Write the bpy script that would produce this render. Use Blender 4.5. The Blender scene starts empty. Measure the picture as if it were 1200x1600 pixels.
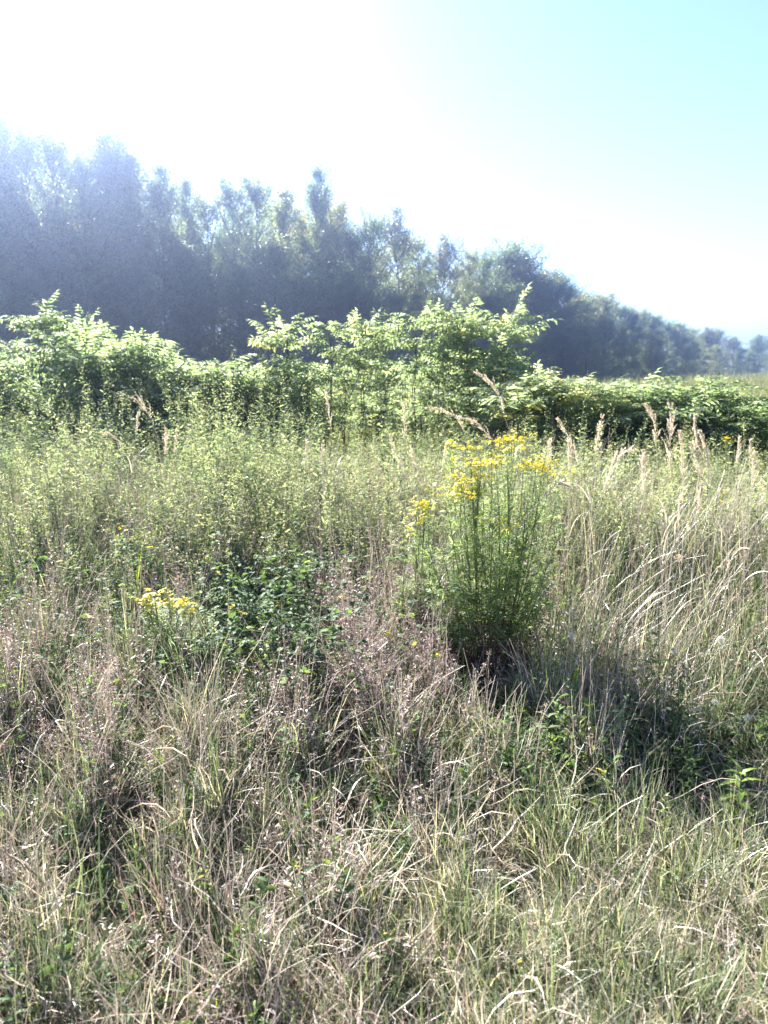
import bpy, math, random
import numpy as np
from mathutils import Vector

RNG = np.random.default_rng(7)
random.seed(7)
R = math.radians
scene = bpy.context.scene
COL = scene.collection

# ------------------------------------------------------------------ camera model
CAM_Z = 1.6
PITCH = R(10.7)
F = 1186.0                     # focal length in pixels of the 1200 x 1600 photograph

def at(px, py, Y):
    """point seen at a pixel of the photograph, Y metres ahead"""
    u, v = (px - 600) / F, (800 - py) / F
    y = math.cos(PITCH) + v * math.sin(PITCH)
    z = -math.sin(PITCH) + v * math.cos(PITCH)
    k = Y / y
    return np.array([u * k, Y, CAM_Z + z * k])

def col_of(x, y):
    """photograph column of ground point"""
    return 600 + F * x / (y * 0.98 + 0.2)

# ------------------------------------------------------------------ ground height and patch noise
_ph = RNG.uniform(0, 6.28, (6, 4))
_fr = RNG.normal(0, 1, (6, 2))
def pnoise(x, y, scale=1.0, k=0):
    """smooth patch noise, roughly -1..1"""
    s = 0
    for i in range(6):
        fx, fy = _fr[i] * (0.8 + 0.5 * i) / scale
        s = s + np.sin(fx * x + fy * y + _ph[i, k % 4] + k) / (1 + 0.35 * i)
    return s / 2.4

def gz(x, y):
    a = 0.035 * np.sin(1.3 * x + 0.7 * y) + 0.03 * np.sin(2.1 * x - 1.6 * y + 1.2)
    return a * np.clip(1.0 - (np.hypot(x, y) - 10) / 20, 0.0, 1.0)

# ------------------------------------------------------------------ materials
def nodes_of(m):
    m.use_nodes = True
    nt = m.node_tree
    nt.nodes.clear()
    return nt, nt.nodes, nt.links

def plant_mat(name, stops, trans=0.4, rough=0.5, spec=0.4, warm=(1.15, 1.1, 0.55), vary=0.0, noise=0.0, gain=1.0):
    k_ = 1.0 if name in ('yellow_petal', 'flower_disc', 'white_floret', 'plume') else 1.2
    stops = [(p_, tuple(min(c_ * k_, .78) for c_ in cc_)) for p_, cc_ in stops]
    m = bpy.data.materials.new(name)
    nt, N, L = nodes_of(m)
    out = N.new('ShaderNodeOutputMaterial')
    a = N.new('ShaderNodeAttribute'); a.attribute_name = 'tint'
    fac = a.outputs['Fac']
    if vary or noise:
        add = N.new('ShaderNodeMath'); add.operation = 'ADD'; add.use_clamp = True
        L.new(fac, add.inputs[0])
        if vary:
            oi = N.new('ShaderNodeObjectInfo')
            mr = N.new('ShaderNodeMapRange'); mr.inputs[3].default_value = -vary; mr.inputs[4].default_value = vary
            L.new(oi.outputs['Random'], mr.inputs[0]); L.new(mr.outputs[0], add.inputs[1])
        fac = add.outputs[0]
        if noise:
            tc = N.new('ShaderNodeTexCoord')
            nz = N.new('ShaderNodeTexNoise'); nz.inputs['Scale'].default_value = 0.9
            L.new(tc.outputs['Object'], nz.inputs['Vector'])
            m2 = N.new('ShaderNodeMapRange'); m2.inputs[1].default_value = 0.3; m2.inputs[2].default_value = 0.7
            m2.inputs[3].default_value = -noise; m2.inputs[4].default_value = noise
            L.new(nz.outputs[0], m2.inputs[0])
            ad2 = N.new('ShaderNodeMath'); ad2.operation = 'ADD'; ad2.use_clamp = True
            L.new(fac, ad2.inputs[0]); L.new(m2.outputs[0], ad2.inputs[1]); fac = ad2.outputs[0]
    rp = N.new('ShaderNodeValToRGB')
    el = rp.color_ramp.elements
    el[0].position, el[0].color = stops[0][0], (*stops[0][1], 1)
    el[1].position, el[1].color = stops[-1][0], (*stops[-1][1], 1)
    for p, c in stops[1:-1]:
        e = el.new(p); e.color = (*c, 1)
    L.new(fac, rp.inputs[0])
    b = N.new('ShaderNodeBsdfPrincipled')
    b.inputs['Roughness'].default_value = rough
    b.inputs['Specular IOR Level'].default_value = spec
    L.new(rp.outputs[0], b.inputs['Base Color'])
    if trans > 0:
        t = N.new('ShaderNodeBsdfTranslucent')
        mul = N.new('ShaderNodeMix'); mul.data_type = 'RGBA'; mul.blend_type = 'MULTIPLY'
        mul.inputs[0].default_value = 1.0
        L.new(rp.outputs[0], mul.inputs[6])
        mul.inputs[7].default_value = (*[w * gain for w in warm], 1)
        mul.clamp_result = False
        L.new(mul.outputs[2], t.inputs['Color'])
        mx = N.new('ShaderNodeMixShader'); mx.inputs[0].default_value = trans
        L.new(b.outputs[0], mx.inputs[1]); L.new(t.outputs[0], mx.inputs[2])
        L.new(mx.outputs[0], out.inputs[0])
    else:
        L.new(b.outputs[0], out.inputs[0])
    return m

def noise_mat(name, c0, c1, scale, rough=0.9, c2=None, scale2=0.02):
    m = bpy.data.materials.new(name)
    nt, N, L = nodes_of(m)
    out = N.new('ShaderNodeOutputMaterial')
    tc = N.new('ShaderNodeTexCoord')
    nz = N.new('ShaderNodeTexNoise'); nz.inputs['Scale'].default_value = scale; nz.inputs['Detail'].default_value = 8
    L.new(tc.outputs['Object'], nz.inputs['Vector'])
    rp = N.new('ShaderNodeValToRGB')
    rp.color_ramp.elements[0].position, rp.color_ramp.elements[0].color = 0.35, (*c0, 1)
    rp.color_ramp.elements[1].position, rp.color_ramp.elements[1].color = 0.65, (*c1, 1)
    L.new(nz.outputs[0], rp.inputs[0])
    b = N.new('ShaderNodeBsdfPrincipled')
    b.inputs['Roughness'].default_value = rough
    b.inputs['Specular IOR Level'].default_value = 0.2
    L.new(rp.outputs[0], b.inputs['Base Color'])
    L.new(b.outputs[0], out.inputs[0])
    return m

M = {
    'thatch': plant_mat('thatch', [(0, (.11, .082, .074)), (.45, (.33, .275, .24)), (1, (.60, .55, .48))], .32, .5, .28, (1.1, 1.02, .85)),
    'green': plant_mat('green_blade', [(0, (.05, .075, .04)), (.5, (.115, .15, .078)), (.8, (.19, .21, .13)), (1, (.43, .39, .29))], .42, .36, .5, (1.12, 1.08, .75)),
    'bright': plant_mat('bright_blade', [(0, (.10, .17, .03)), (1, (.24, .28, .05))], .5, .4, .5),
    'straw': plant_mat('straw', [(0, (.19, .145, .125)), (.4, (.40, .335, .285)), (1, (.56, .51, .43))], .3, .38, .6, (1.1, 1.02, .85)),
    'mauve': plant_mat('mauve_panicle', [(0, (.21, .16, .16)), (.5, (.35, .285, .27)), (1, (.52, .455, .41))], .35, .5, .4, (1.2, 1.0, .9)),
    'plume': plant_mat('plume', [(0, (.46, .38, .29)), (1, (.72, .64, .51))], .45, .5, .3, (1.05, 1.0, .9)),
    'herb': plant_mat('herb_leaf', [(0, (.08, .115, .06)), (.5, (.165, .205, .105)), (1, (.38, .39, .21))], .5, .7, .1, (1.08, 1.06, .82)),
    'bramble': plant_mat('bramble_leaf', [(0, (.045, .075, .045)), (.7, (.09, .14, .06)), (.93, (.16, .21, .06)), (1, (.40, .33, .06))], .44, .65, .12),
    'ragleaf': plant_mat('ragwort_leaf', [(0, (.11, .155, .075)), (1, (.22, .28, .14))], .55, .5, .3, gain=1.6),
    'sumac': plant_mat('sumac_leaflet', [(0, (.085, .125, .055)), (.6, (.152, .190, .110)), (.93, (.215, .25, .14)), (1, (.38, .34, .12))], .58, .6, .18, (1.14, 1.12, .82), gain=1.6, vary=.25),
    'tree': plant_mat('tree_leaf', [(0, (.045, .07, .045)), (.5, (.09, .125, .07)), (.9, (.15, .175, .10)), (1, (.20, .14, .05))], .6, .42, .45, (1.35, 1.3, .9), vary=.35, noise=.2, gain=1.5),
    'tree_dry': plant_mat('tree_leaf_dry', [(0, (.08, .09, .045)), (.6, (.13, .135, .07)), (1, (.21, .17, .08))], .45, .4, .5, (1.1, 1.05, .7), vary=.2, noise=.15),
    'meadow': plant_mat('far_meadow', [(0, (.10, .12, .06)), (1, (.24, .24, .13))], .35, .6, .2),
    'bark': noise_mat('bark', (.04, .03, .025), (.12, .10, .085), 6),
    'twig': noise_mat('twig', (.05, .035, .028), (.11, .08, .06), 9),
    'greenstem': noise_mat('green_stem', (.10, .14, .06), (.18, .20, .10), 12, .6),
    'redstem': noise_mat('dead_stem', (.06, .03, .035), (.14, .08, .075), 14, .7),
    'yellow': plant_mat('yellow_petal', [(0, (.72, .59, .012)), (1, (.82, .72, .035))], .4, .5, .3, (1.1, 1.05, .6)),
    'disc': plant_mat('flower_disc', [(0, (.58, .40, .012)), (1, (.70, .52, .03))], 0, .7, .2),
    'white': plant_mat('white_floret', [(0, (.55, .52, .44)), (1, (.78, .76, .70))], .3, .6, .2, (1, 1, .95)),
    'ground': noise_mat('soil', (.065, .055, .035), (.15, .135, .08), 7),
}

# ------------------------------------------------------------------ mesh collecting
class MB:
    def __init__(s):
        s.v, s.q, s.t, s.tint, s.n = [], [], [], [], 0
    def add(s, v, quads=None, tris=None, tint=None):
        v = np.asarray(v, np.float32).reshape(-1, 3)
        s.v.append(v)
        if quads is not None and len(quads): s.q.append(np.asarray(quads, np.int64).reshape(-1, 4) + s.n)
        if tris is not None and len(tris): s.t.append(np.asarray(tris, np.int64).reshape(-1, 3) + s.n)
        s.tint.append(np.full(len(v), .5, np.float32) if tint is None else np.clip(np.asarray(tint, np.float32).reshape(-1), 0, 1))
        s.n += len(v)
    def mesh(s, name, mat, smooth=True):
        me = bpy.data.meshes.new(name)
        v = np.concatenate(s.v)
        q = np.concatenate(s.q) if s.q else np.zeros((0, 4), np.int64)
        t = np.concatenate(s.t) if s.t else np.zeros((0, 3), np.int64)
        me.vertices.add(len(v)); me.vertices.foreach_set('co', v.ravel())
        nl = q.size + t.size
        me.loops.add(nl)
        me.loops.foreach_set('vertex_index', np.concatenate([q.ravel(), t.ravel()]).astype(np.int32))
        me.polygons.add(len(q) + len(t))
        me.polygons.foreach_set('loop_start', np.concatenate([np.arange(len(q)) * 4, q.size + np.arange(len(t)) * 3]).astype(np.int32))
        me.polygons.foreach_set('use_smooth', np.full(len(q) + len(t), smooth, bool))
        me.update(calc_edges=True)
        at_ = me.attributes.new('tint', 'FLOAT', 'POINT')
        at_.data.foreach_set('value', np.concatenate(s.tint))
        me.materials.append(mat)
        return me
    def build(s, name, mat, parent=None, smooth=True):
        o = bpy.data.objects.new(name, s.mesh(name, mat, smooth))
        COL.objects.link(o)
        if parent is not None: o.parent = parent
        return o

def tag(o, label=None, cat=None, group=None, kind=None):
    if label: o['label'] = label
    if cat: o['category'] = cat
    if group: o['group'] = group
    if kind: o['kind'] = kind
    return o

def thing(name, label, cat, loc=(0, 0, 0), rz=0, group=None):
    o = bpy.data.objects.new(name, None); COL.objects.link(o)
    o.empty_display_size = .2
    o.location = loc; o.rotation_euler = (0, 0, rz)
    return tag(o, label, cat, group)

def copy_tree(o, parent=None):
    c = o.copy(); COL.objects.link(c)
    if parent is not None: c.parent = parent
    for ch in list(o.children): copy_tree(ch, c)
    return c

def norm(a):
    return a / np.maximum(np.linalg.norm(a, axis=-1, keepdims=True), 1e-9)

# ------------------------------------------------------------------ shape generators (all vectorised)
def paths(root, az, lean, curve, length, K, kink=.05):
    """K points along stems that start at lean (from the vertical) and bend by curve"""
    root = np.asarray(root, float); N = len(root)
    az, lean, curve, length = [np.broadcast_to(np.asarray(a, float), (N,)) for a in (az, lean, curve, length)]
    t = (np.arange(K - 1) + .5) / (K - 1)
    th = lean[:, None] + curve[:, None] * t[None] ** 1.5
    th = th + np.cumsum(RNG.normal(0, kink, th.shape), 1)
    az = az[:, None] + np.cumsum(RNG.normal(0, kink * 2.2, th.shape), 1)
    st = (length / (K - 1))[:, None]
    dh, dz = np.sin(th) * st, np.cos(th) * st
    P = np.zeros((N, K, 3))
    P[:, 1:, 0] = np.cumsum(dh * np.cos(az), 1)
    P[:, 1:, 1] = np.cumsum(dh * np.sin(az), 1)
    P[:, 1:, 2] = np.cumsum(dz, 1)
    P += root[:, None, :]
    P[:, :, 2] = np.maximum(P[:, :, 2], root[:, None, 2] - .0 + .004 * np.arange(K)[None])
    return P

def tangents(P):
    T = np.empty_like(P)
    T[:, 1:-1] = P[:, 2:] - P[:, :-2]
    T[:, 0] = P[:, 1] - P[:, 0]; T[:, -1] = P[:, -1] - P[:, -2]
    return norm(T)

def ribbon(mb, P, W, roll, tint, tip=.1, shape=None):
    N, K, _ = P.shape
    T = tangents(P)
    ref = np.zeros_like(T); ref[..., 2] = 1
    b = np.cross(T, ref); bad = np.linalg.norm(b, axis=-1) < .05
    b[bad] = (1, 0, 0); b = norm(b)
    n = np.cross(T, b)
    roll = np.broadcast_to(np.asarray(roll, float), (N,))[:, None, None]
    w = b * np.cos(roll) + n * np.sin(roll)
    t = np.linspace(0, 1, K)
    if shape is None: shape = np.clip(.55 + 1.6 * t, 0, 1) * np.clip(1.0 - t ** 2.2, tip, 1)
    W = np.broadcast_to(np.asarray(W, float), (N,))
    hw = .5 * W[:, None] * shape[None]
    V = np.stack([P - w * hw[..., None], P + w * hw[..., None]], 2).reshape(N, K * 2, 3)
    k = np.arange(K - 1) * 2
    f = np.stack([k, k + 1, k + 3, k + 2], 1)
    Q = (f[None] + (np.arange(N) * K * 2)[:, None, None]).reshape(-1, 4)
    tint = np.broadcast_to(np.asarray(tint, float), (N,))
    tt = tint[:, None] + .12 * (t[None] - .4)
    mb.add(V, Q, None, np.repeat(tt, 2, 1))

def tube(mb, P, Rr, tint=.5, sides=3):
    P = np.asarray(P, float); N, K, _ = P.shape
    Rr = np.broadcast_to(np.asarray(Rr, float), (N, K))
    T = tangents(P)
    ref = np.zeros_like(T); ref[..., 0] = .31; ref[..., 1] = .95
    b = norm(np.cross(T, ref)); n = np.cross(T, b)
    a = np.arange(sides) * 2 * math.pi / sides
    V = P[:, :, None] + Rr[:, :, None, None] * (b[:, :, None] * np.cos(a)[None, None, :, None] + n[:, :, None] * np.sin(a)[None, None, :, None])
    f = []
    for i in range(K - 1):
        for j in range(sides):
            j2 = (j + 1) % sides
            f.append((i * sides + j, i * sides + j2, (i + 1) * sides + j2, (i + 1) * sides + j))
    f = np.array(f)
    Q = (f[None] + (np.arange(N) * K * sides)[:, None, None]).reshape(-1, 4)
    tint = np.broadcast_to(np.asarray(tint, float), (N,))
    mb.add(V.reshape(-1, 3), Q, None, np.repeat(tint, K * sides))

def diamonds(mb, c, d, up, L, W, tint):
    """small folded four-cornered leaves"""
    N = len(c)
    s = norm(np.cross(d, up)); n = np.cross(s, d)
    L = np.broadcast_to(np.asarray(L, float), (N,))[:, None]; W = np.broadcast_to(np.asarray(W, float), (N,))[:, None]
    mid = c + d * L * .45 + n * W * .18
    V = np.stack([c, mid + s * W * .5, c + d * L, mid - s * W * .5], 1)
    Q = np.arange(N * 4).reshape(N, 4)
    mb.add(V, Q, None, np.repeat(np.broadcast_to(np.asarray(tint, float), (N,)), 4))

def leaves(mb, c, d, up, L, W, droop, tint, prof=(.06, .5, .36)):
    """pointed leaves folded along the midrib"""
    N = len(c)
    d = norm(d)
    s = norm(np.cross(d, up)); n = np.cross(s, d)
    L, W, droop = [np.broadcast_to(np.asarray(a, float), (N,))[:, None] for a in (L, W, droop)]
    def cen(t): return c + d * L * t - n * droop * L * t * t
    c1, c2, tip = cen(.33), cen(.68), cen(1.0)
    w1, w2 = prof[1] * W, prof[2] * W
    V = np.stack([c, c1 + s * w1 + n * w1 * .35, c1, c1 - s * w1 + n * w1 * .35,
                  c2 + s * w2 + n * w2 * .3, c2, c2 - s * w2 + n * w2 * .3, tip], 1)
    tr = np.array([(0, 1, 2), (0, 2, 3), (4, 7, 5), (5, 7, 6)])
    qu = np.array([(1, 4, 5, 2), (2, 5, 6, 3)])
    off = (np.arange(N) * 8)[:, None, None]
    mb.add(V, (qu[None] + off).reshape(-1, 4), (tr[None] + off).reshape(-1, 3), np.repeat(np.broadcast_to(np.asarray(tint, float), (N,)), 8))

def rdir(n, rng=RNG, zlo=-1, zhi=1):
    z = rng.uniform(zlo, zhi, n); a = rng.uniform(0, 6.2832, n); r = np.sqrt(1 - z * z)
    return np.stack([r * np.cos(a), r * np.sin(a), z], 1)

def sample(n, y0, y1, dens=None, extra=1.6):
    """n random ground points inside the seen wedge, thinned by dens(x, y) in 0..1"""
    out, got = [], 0
    for _ in range(60):
        m = n * 2
        y = np.sqrt(RNG.uniform((y0 + 1.6) ** 2, (y1 + 1.6) ** 2, m)) - 1.6
        x = RNG.uniform(-1, 1, m) * (.53 * y + extra)
        if dens is not None:
            k = RNG.uniform(0, 1, m) < dens(x, y)
            x, y = x[k], y[k]
        out.append(np.stack([x, y], 1)); got += len(x)
        if got >= n: break
    p = np.concatenate(out)[:n]
    return p[:, 0], p[:, 1]

def ss(a, b, x):
    t = np.clip((x - a) / (b - a), 0, 1)
    return t * t * (3 - 2 * t)

def bump(u, y, u0, y0, su, sy):
    return np.exp(-((u - u0) / su) ** 2 - ((y - y0) / sy) ** 2)

def root(x, y):
    return np.stack([x, y, gz(x, y)], 1)

# ------------------------------------------------------------------ the setting: ground
def build_ground():
    mb = MB()
    r = np.concatenate([np.linspace(.0, 12, 40)[1:], 12 * 1.16 ** np.arange(1, 28)])
    r = r[r < 640]; r = np.append(r, 640)
    A = 96
    a = np.arange(A) * 2 * math.pi / A
    x = np.concatenate([[0], (r[:, None] * np.cos(a)).ravel()]); y = np.concatenate([[0], (r[:, None] * np.sin(a)).ravel()])
    v = np.stack([x, y, gz(x, y)], 1)
    tr = [(0, 1 + i, 1 + (i + 1) % A) for i in range(A)]
    q = []
    for k in range(len(r) - 1):
        for i in range(A):
            j = (i + 1) % A
            q.append((1 + k * A + i, 1 + (k + 1) * A + i, 1 + (k + 1) * A + j, 1 + k * A + j))
    mb.add(v, q, tr)
    tag(mb.build('ground', M['ground']), kind='structure')
build_ground()

# ------------------------------------------------------------------ stuff: the mixed grassland
# regional weights in photograph columns u and metres ahead y
def W_hollow(x, y):       # dark gaps where little stands
    u = col_of(x, y)
    return np.clip(1.1 * bump(u, y, 760, 3.25, 70, .36) + .8 * bump(u, y, 430, 4.0, 45, .22) + .7 * bump(u, y, 330, 3.8, 40, .2) + .8 * bump(u, y, 545, 2.8, 40, .16) + .7 * bump(u, y, 620, 2.35, 40, .14) + .6 * bump(u, y, 280, 2.9, 40, .16) + .45 * bump(u, y, 1110, 2.5, 110, .2) + .6 * bump(u, y, 400, 4.2, 60, .25)
                   + .75 * bump(u, y, 810, 1.95, 60, .16) + .6 * bump(u, y, 500, 2.45, 70, .2) + .5 * bump(u, y, 130, 2.05, 90, .2)
                   + .5 * bump(u, y, 660, 1.6, 60, .15) + .75 * ss(.25, .7, pnoise(x, y, .2, 0)) * (1 - ss(4.6, 5.4, y)), 0, 1)
def W_bramble(x, y):
    u = col_of(x, y)
    return np.clip(bump(u, y, 430, 3.9, 160, .75) * (.45 + .55 * (pnoise(x, y, .15, 1) > -.1)) + .3 * bump(u, y, 120, 4.1, 120, .6), 0, 1)
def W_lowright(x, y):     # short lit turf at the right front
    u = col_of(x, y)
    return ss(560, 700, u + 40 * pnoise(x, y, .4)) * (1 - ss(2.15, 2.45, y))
def W_tallright(x, y):
    u = col_of(x, y)
    return ss(800, 900, u) * ss(2.8, 3.4, y) * (1 - ss(5.2, 5.8, y))
def top(x, y):            # height of the vegetation
    h = np.interp(y, [1.0, 1.7, 2.3, 3.0, 4.0, 5.0, 6.2, 7.5], [.26, .30, .36, .48, .64, .74, .84, .86])
    u = col_of(x, y)
    h = h * (1 - .2 * ss(820, 900, u) * ss(4.8, 5.6, y))
    h = h * (1 - .35 * W_lowright(x, y)) * (1 - .58 * W_bramble(x, y)) * (1 - .55 * W_hollow(x, y))
    h = h * (1 + .18 * (1 - ss(350, 600, u)) * (1 - ss(2.6, 3.3, y)))
    h = h * (1 + .25 * W_tallright(x, y) + .4 * bump(u, y, 960, 2.9, 110, .35))
    return h * (1 + .16 * pnoise(x, y, .45, 1) + .24 * pnoise(x, y, .13, 2))

# thatch: matted dead blades
mb = MB()
n = 150000
x, y = sample(n, .9, 7.5, lambda x, y: (1 - .92 * W_hollow(x, y)) * np.interp(y, [1, 3, 5, 8], [1, .8, .35, .2]))
h = top(x, y)
p = root(x, y); p[:, 2] += RNG.uniform(0, 1, n) ** 1.4 * h * .55
az = np.where(RNG.uniform(0, 1, n) < .5, RNG.normal(.5, .8, n), RNG.uniform(0, 6.28, n)) if False else RNG.uniform(0, 6.28, n)
P = paths(p, az, RNG.uniform(.2, 1.8, n), RNG.normal(.4, 1.1, n), RNG.uniform(.06, .24, n), 5, .16)
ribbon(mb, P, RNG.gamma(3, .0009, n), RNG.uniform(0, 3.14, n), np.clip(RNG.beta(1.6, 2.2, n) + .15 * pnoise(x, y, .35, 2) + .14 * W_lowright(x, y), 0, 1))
tag(mb.build('dead_grass', M['thatch']), 'matted mass of dead brown grass blades lying through the meadow', 'dead grass', kind='stuff')

# green grass, in tufts
mb = MB()
nt_ = 8400
tx, ty = sample(nt_, .9, 7.0, lambda x, y: (1 - .85 * W_hollow(x, y)) * (.35 + .4 * (pnoise(x, y, .5, 3) > -.1) - .1 * W_tallright(x, y) + .35 * W_lowright(x, y)) * np.interp(y, [1, 3, 5, 7], [1, .8, .5, .4]))
k = 22
x = np.repeat(tx, k) + RNG.normal(0, .028, nt_ * k); y = np.repeat(ty, k) + RNG.normal(0, .028, nt_ * k)
n = len(x)
h = np.repeat(top(tx, ty) * RNG.uniform(.6, 1.15, nt_) * (1 + .5 * W_lowright(tx, ty)), k)
mt = np.repeat(RNG.uniform(0, 1, nt_), k)
P = paths(root(x, y), RNG.uniform(0, 6.28, n), RNG.uniform(.02, .45, n), RNG.gamma(2, .35, n), h * RNG.uniform(.45, 1.2, n), 6, .09)
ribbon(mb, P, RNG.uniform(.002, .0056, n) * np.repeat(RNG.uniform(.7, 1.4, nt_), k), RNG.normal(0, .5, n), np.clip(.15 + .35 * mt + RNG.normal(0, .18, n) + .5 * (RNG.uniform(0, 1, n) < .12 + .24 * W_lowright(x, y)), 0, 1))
tag(mb.build('green_grass', M['green']), 'green grass tufts growing through the dead grass', 'grass', kind='stuff')

# dry upright stems with fine panicles
def dry_dens(x, y):
    u = col_of(x, y)
    return np.clip((.26 + 1.2 * bump(u, y, 610, 3.4, 120, .8) + .9 * bump(u, y, 590, 6.0, 110, .8) + .5 * bump(u, y, 180, 5.4, 90, .5) + .8 * bump(u, y, 60, 2.9, 160, 1.0) + .7 * bump(u, y, 260, 2.2, 230, .6)
                    + .55 * bump(u, y, 900, 3.1, 150, .5) + .3 * W_tallright(x, y)) * (1 - .95 * W_hollow(x, y)) * (1 - .7 * W_lowright(x, y)) * (1 - .25 * W_bramble(x, y)), 0, 1)
mb, mp = MB(), MB()
n = 13500
x, y = sample(n, 1.1, 6.5, dry_dens)
h = top(x, y) * RNG.uniform(.7, 1.35, n)
lean_dir = np.where(RNG.uniform(0, 1, n) < .25, RNG.normal(.3, .6, n), RNG.uniform(0, 6.28, n))
P = paths(root(x, y), lean_dir, np.abs(RNG.normal(.06, .22, n)), RNG.normal(.1, .35, n), h, 6, .11)
tube(mb, P, np.linspace(.0016, .0008, 6)[None] * RNG.uniform(.7, 1.3, n)[:, None], np.clip(RNG.beta(2, 2, n), 0, 1))
tag(mb.build('dry_grass_stems', M['straw']), 'thin dry upright grass stems across the meadow', 'dry grass', kind='stuff')
sel = RNG.uniform(0, 1, n) < np.clip(.10 + .85 * bump(col_of(x, y), y, 610, 3.4, 130, .9) + .6 * bump(col_of(x, y), y, 60, 3.0, 110, .8), 0, 1)
Ps = P[sel]; ns = len(Ps); K = 34
tt = RNG.uniform(.62, 1.0, (ns, K)); idx = tt * 5; i0 = np.clip(idx.astype(int), 0, 4); fr = (idx - i0)[..., None]
ar = np.arange(ns)[:, None]
base = Ps[ar, i0] * (1 - fr) + Ps[ar, i0 + 1] * fr
rad = (1.04 - tt) * .10 * RNG.uniform(.5, 1.4, (ns, 1)) + .003
dd = rdir(ns * K, zlo=.1, zhi=.9).reshape(ns, K, 3)
c = base + dd * rad[..., None] * RNG.uniform(.3, 1, (ns, K))[..., None]
tn = np.repeat(RNG.uniform(0, 1, ns), K) * .7 + RNG.uniform(0, .3, ns * K)
diamonds(mp, c.reshape(-1, 3), norm(dd.reshape(-1, 3) + RNG.normal(0, .3, (ns * K, 3))), rdir(ns * K), RNG.uniform(.005, .011, ns * K), RNG.uniform(.0016, .003, ns * K), tn)
B = np.stack([base[:, ::3].reshape(-1, 3), c[:, ::3].reshape(-1, 3)], 1)
ribbon(mp, B, .0007, RNG.uniform(0, 3, len(B)), .4, shape=np.array([1, .6]))
tag(mp.build('seed_panicles', M['mauve']), 'hazy mauve brown seed heads of the fine dry grass', 'seed heads', kind='stuff')

# long pale straws bent over to the right
mb = MB()
n = 2800
x, y = sample(n, 1.2, 5.2, lambda x, y: np.clip(.30 + .9 * bump(col_of(x, y), y, 480, 2.3, 170, .6) + .2 * W_tallright(x, y) + .3 * bump(col_of(x, y), y, 600, 3.6, 160, .6), 0, 1))
az = np.where(RNG.uniform(0, 1, n) < np.clip(.2 + .6 * bump(col_of(x, y), y, 480, 2.3, 170, .6), 0, 1), RNG.normal(.15, .45, n), RNG.uniform(0, 6.28, n))
P = paths(root(x, y), az, RNG.uniform(.25, .95, n), RNG.normal(.25, .35, n), top(x, y) * RNG.uniform(.7, 1.6, n), 8, .13)
tube(mb, P, np.linspace(.0021, .0009, 8)[None] * RNG.uniform(.7, 1.25, n)[:, None], RNG.uniform(.35, 1, n))
wl = RNG.uniform(0, 1, n) < .35
ribbon(mb, paths(P[wl][:, 3], az[wl] + RNG.normal(0, .6, wl.sum()), RNG.uniform(.4, 1.2, wl.sum()), RNG.normal(.9, .9, wl.sum()), RNG.uniform(.10, .28, wl.sum()), 7, .1), RNG.uniform(.003, .007, wl.sum()), RNG.uniform(0, 3, wl.sum()), RNG.uniform(.5, 1, wl.sum()))
tag(mb.build('bent_straw', M['straw']), 'long pale straws bent over to the right in the foreground grass', 'straw', kind='stuff')

# tall broad-bladed grass at the right
mb = MB()
nt_ = 900
tx, ty = sample(nt_, 1.8, 5.8, lambda x, y: np.clip(W_tallright(x, y) * (1 - W_hollow(x, y)) + .10, 0, 1))
k = 16; n = nt_ * k
x = np.repeat(tx, k) + RNG.normal(0, .03, n); y = np.repeat(ty, k) + RNG.normal(0, .03, n)
h = np.repeat(top(tx, ty) * RNG.uniform(.75, 1.2, nt_), k)
P = paths(root(x, y), RNG.uniform(0, 6.28, n), RNG.uniform(.0, .28, n), RNG.gamma(2, .4, n), h * RNG.uniform(.6, 1.25, n), 8)
ribbon(mb, P, RNG.uniform(.004, .0085, n), RNG.normal(0, .4, n), np.clip(.34 + RNG.normal(0, .2, n) + .5 * (RNG.uniform(0, 1, n) < .33), 0, 1))
tag(mb.build('tall_grass', M['green']), 'tall coarse grass with broad green and straw blades at the right', 'tall grass', kind='stuff')

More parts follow.
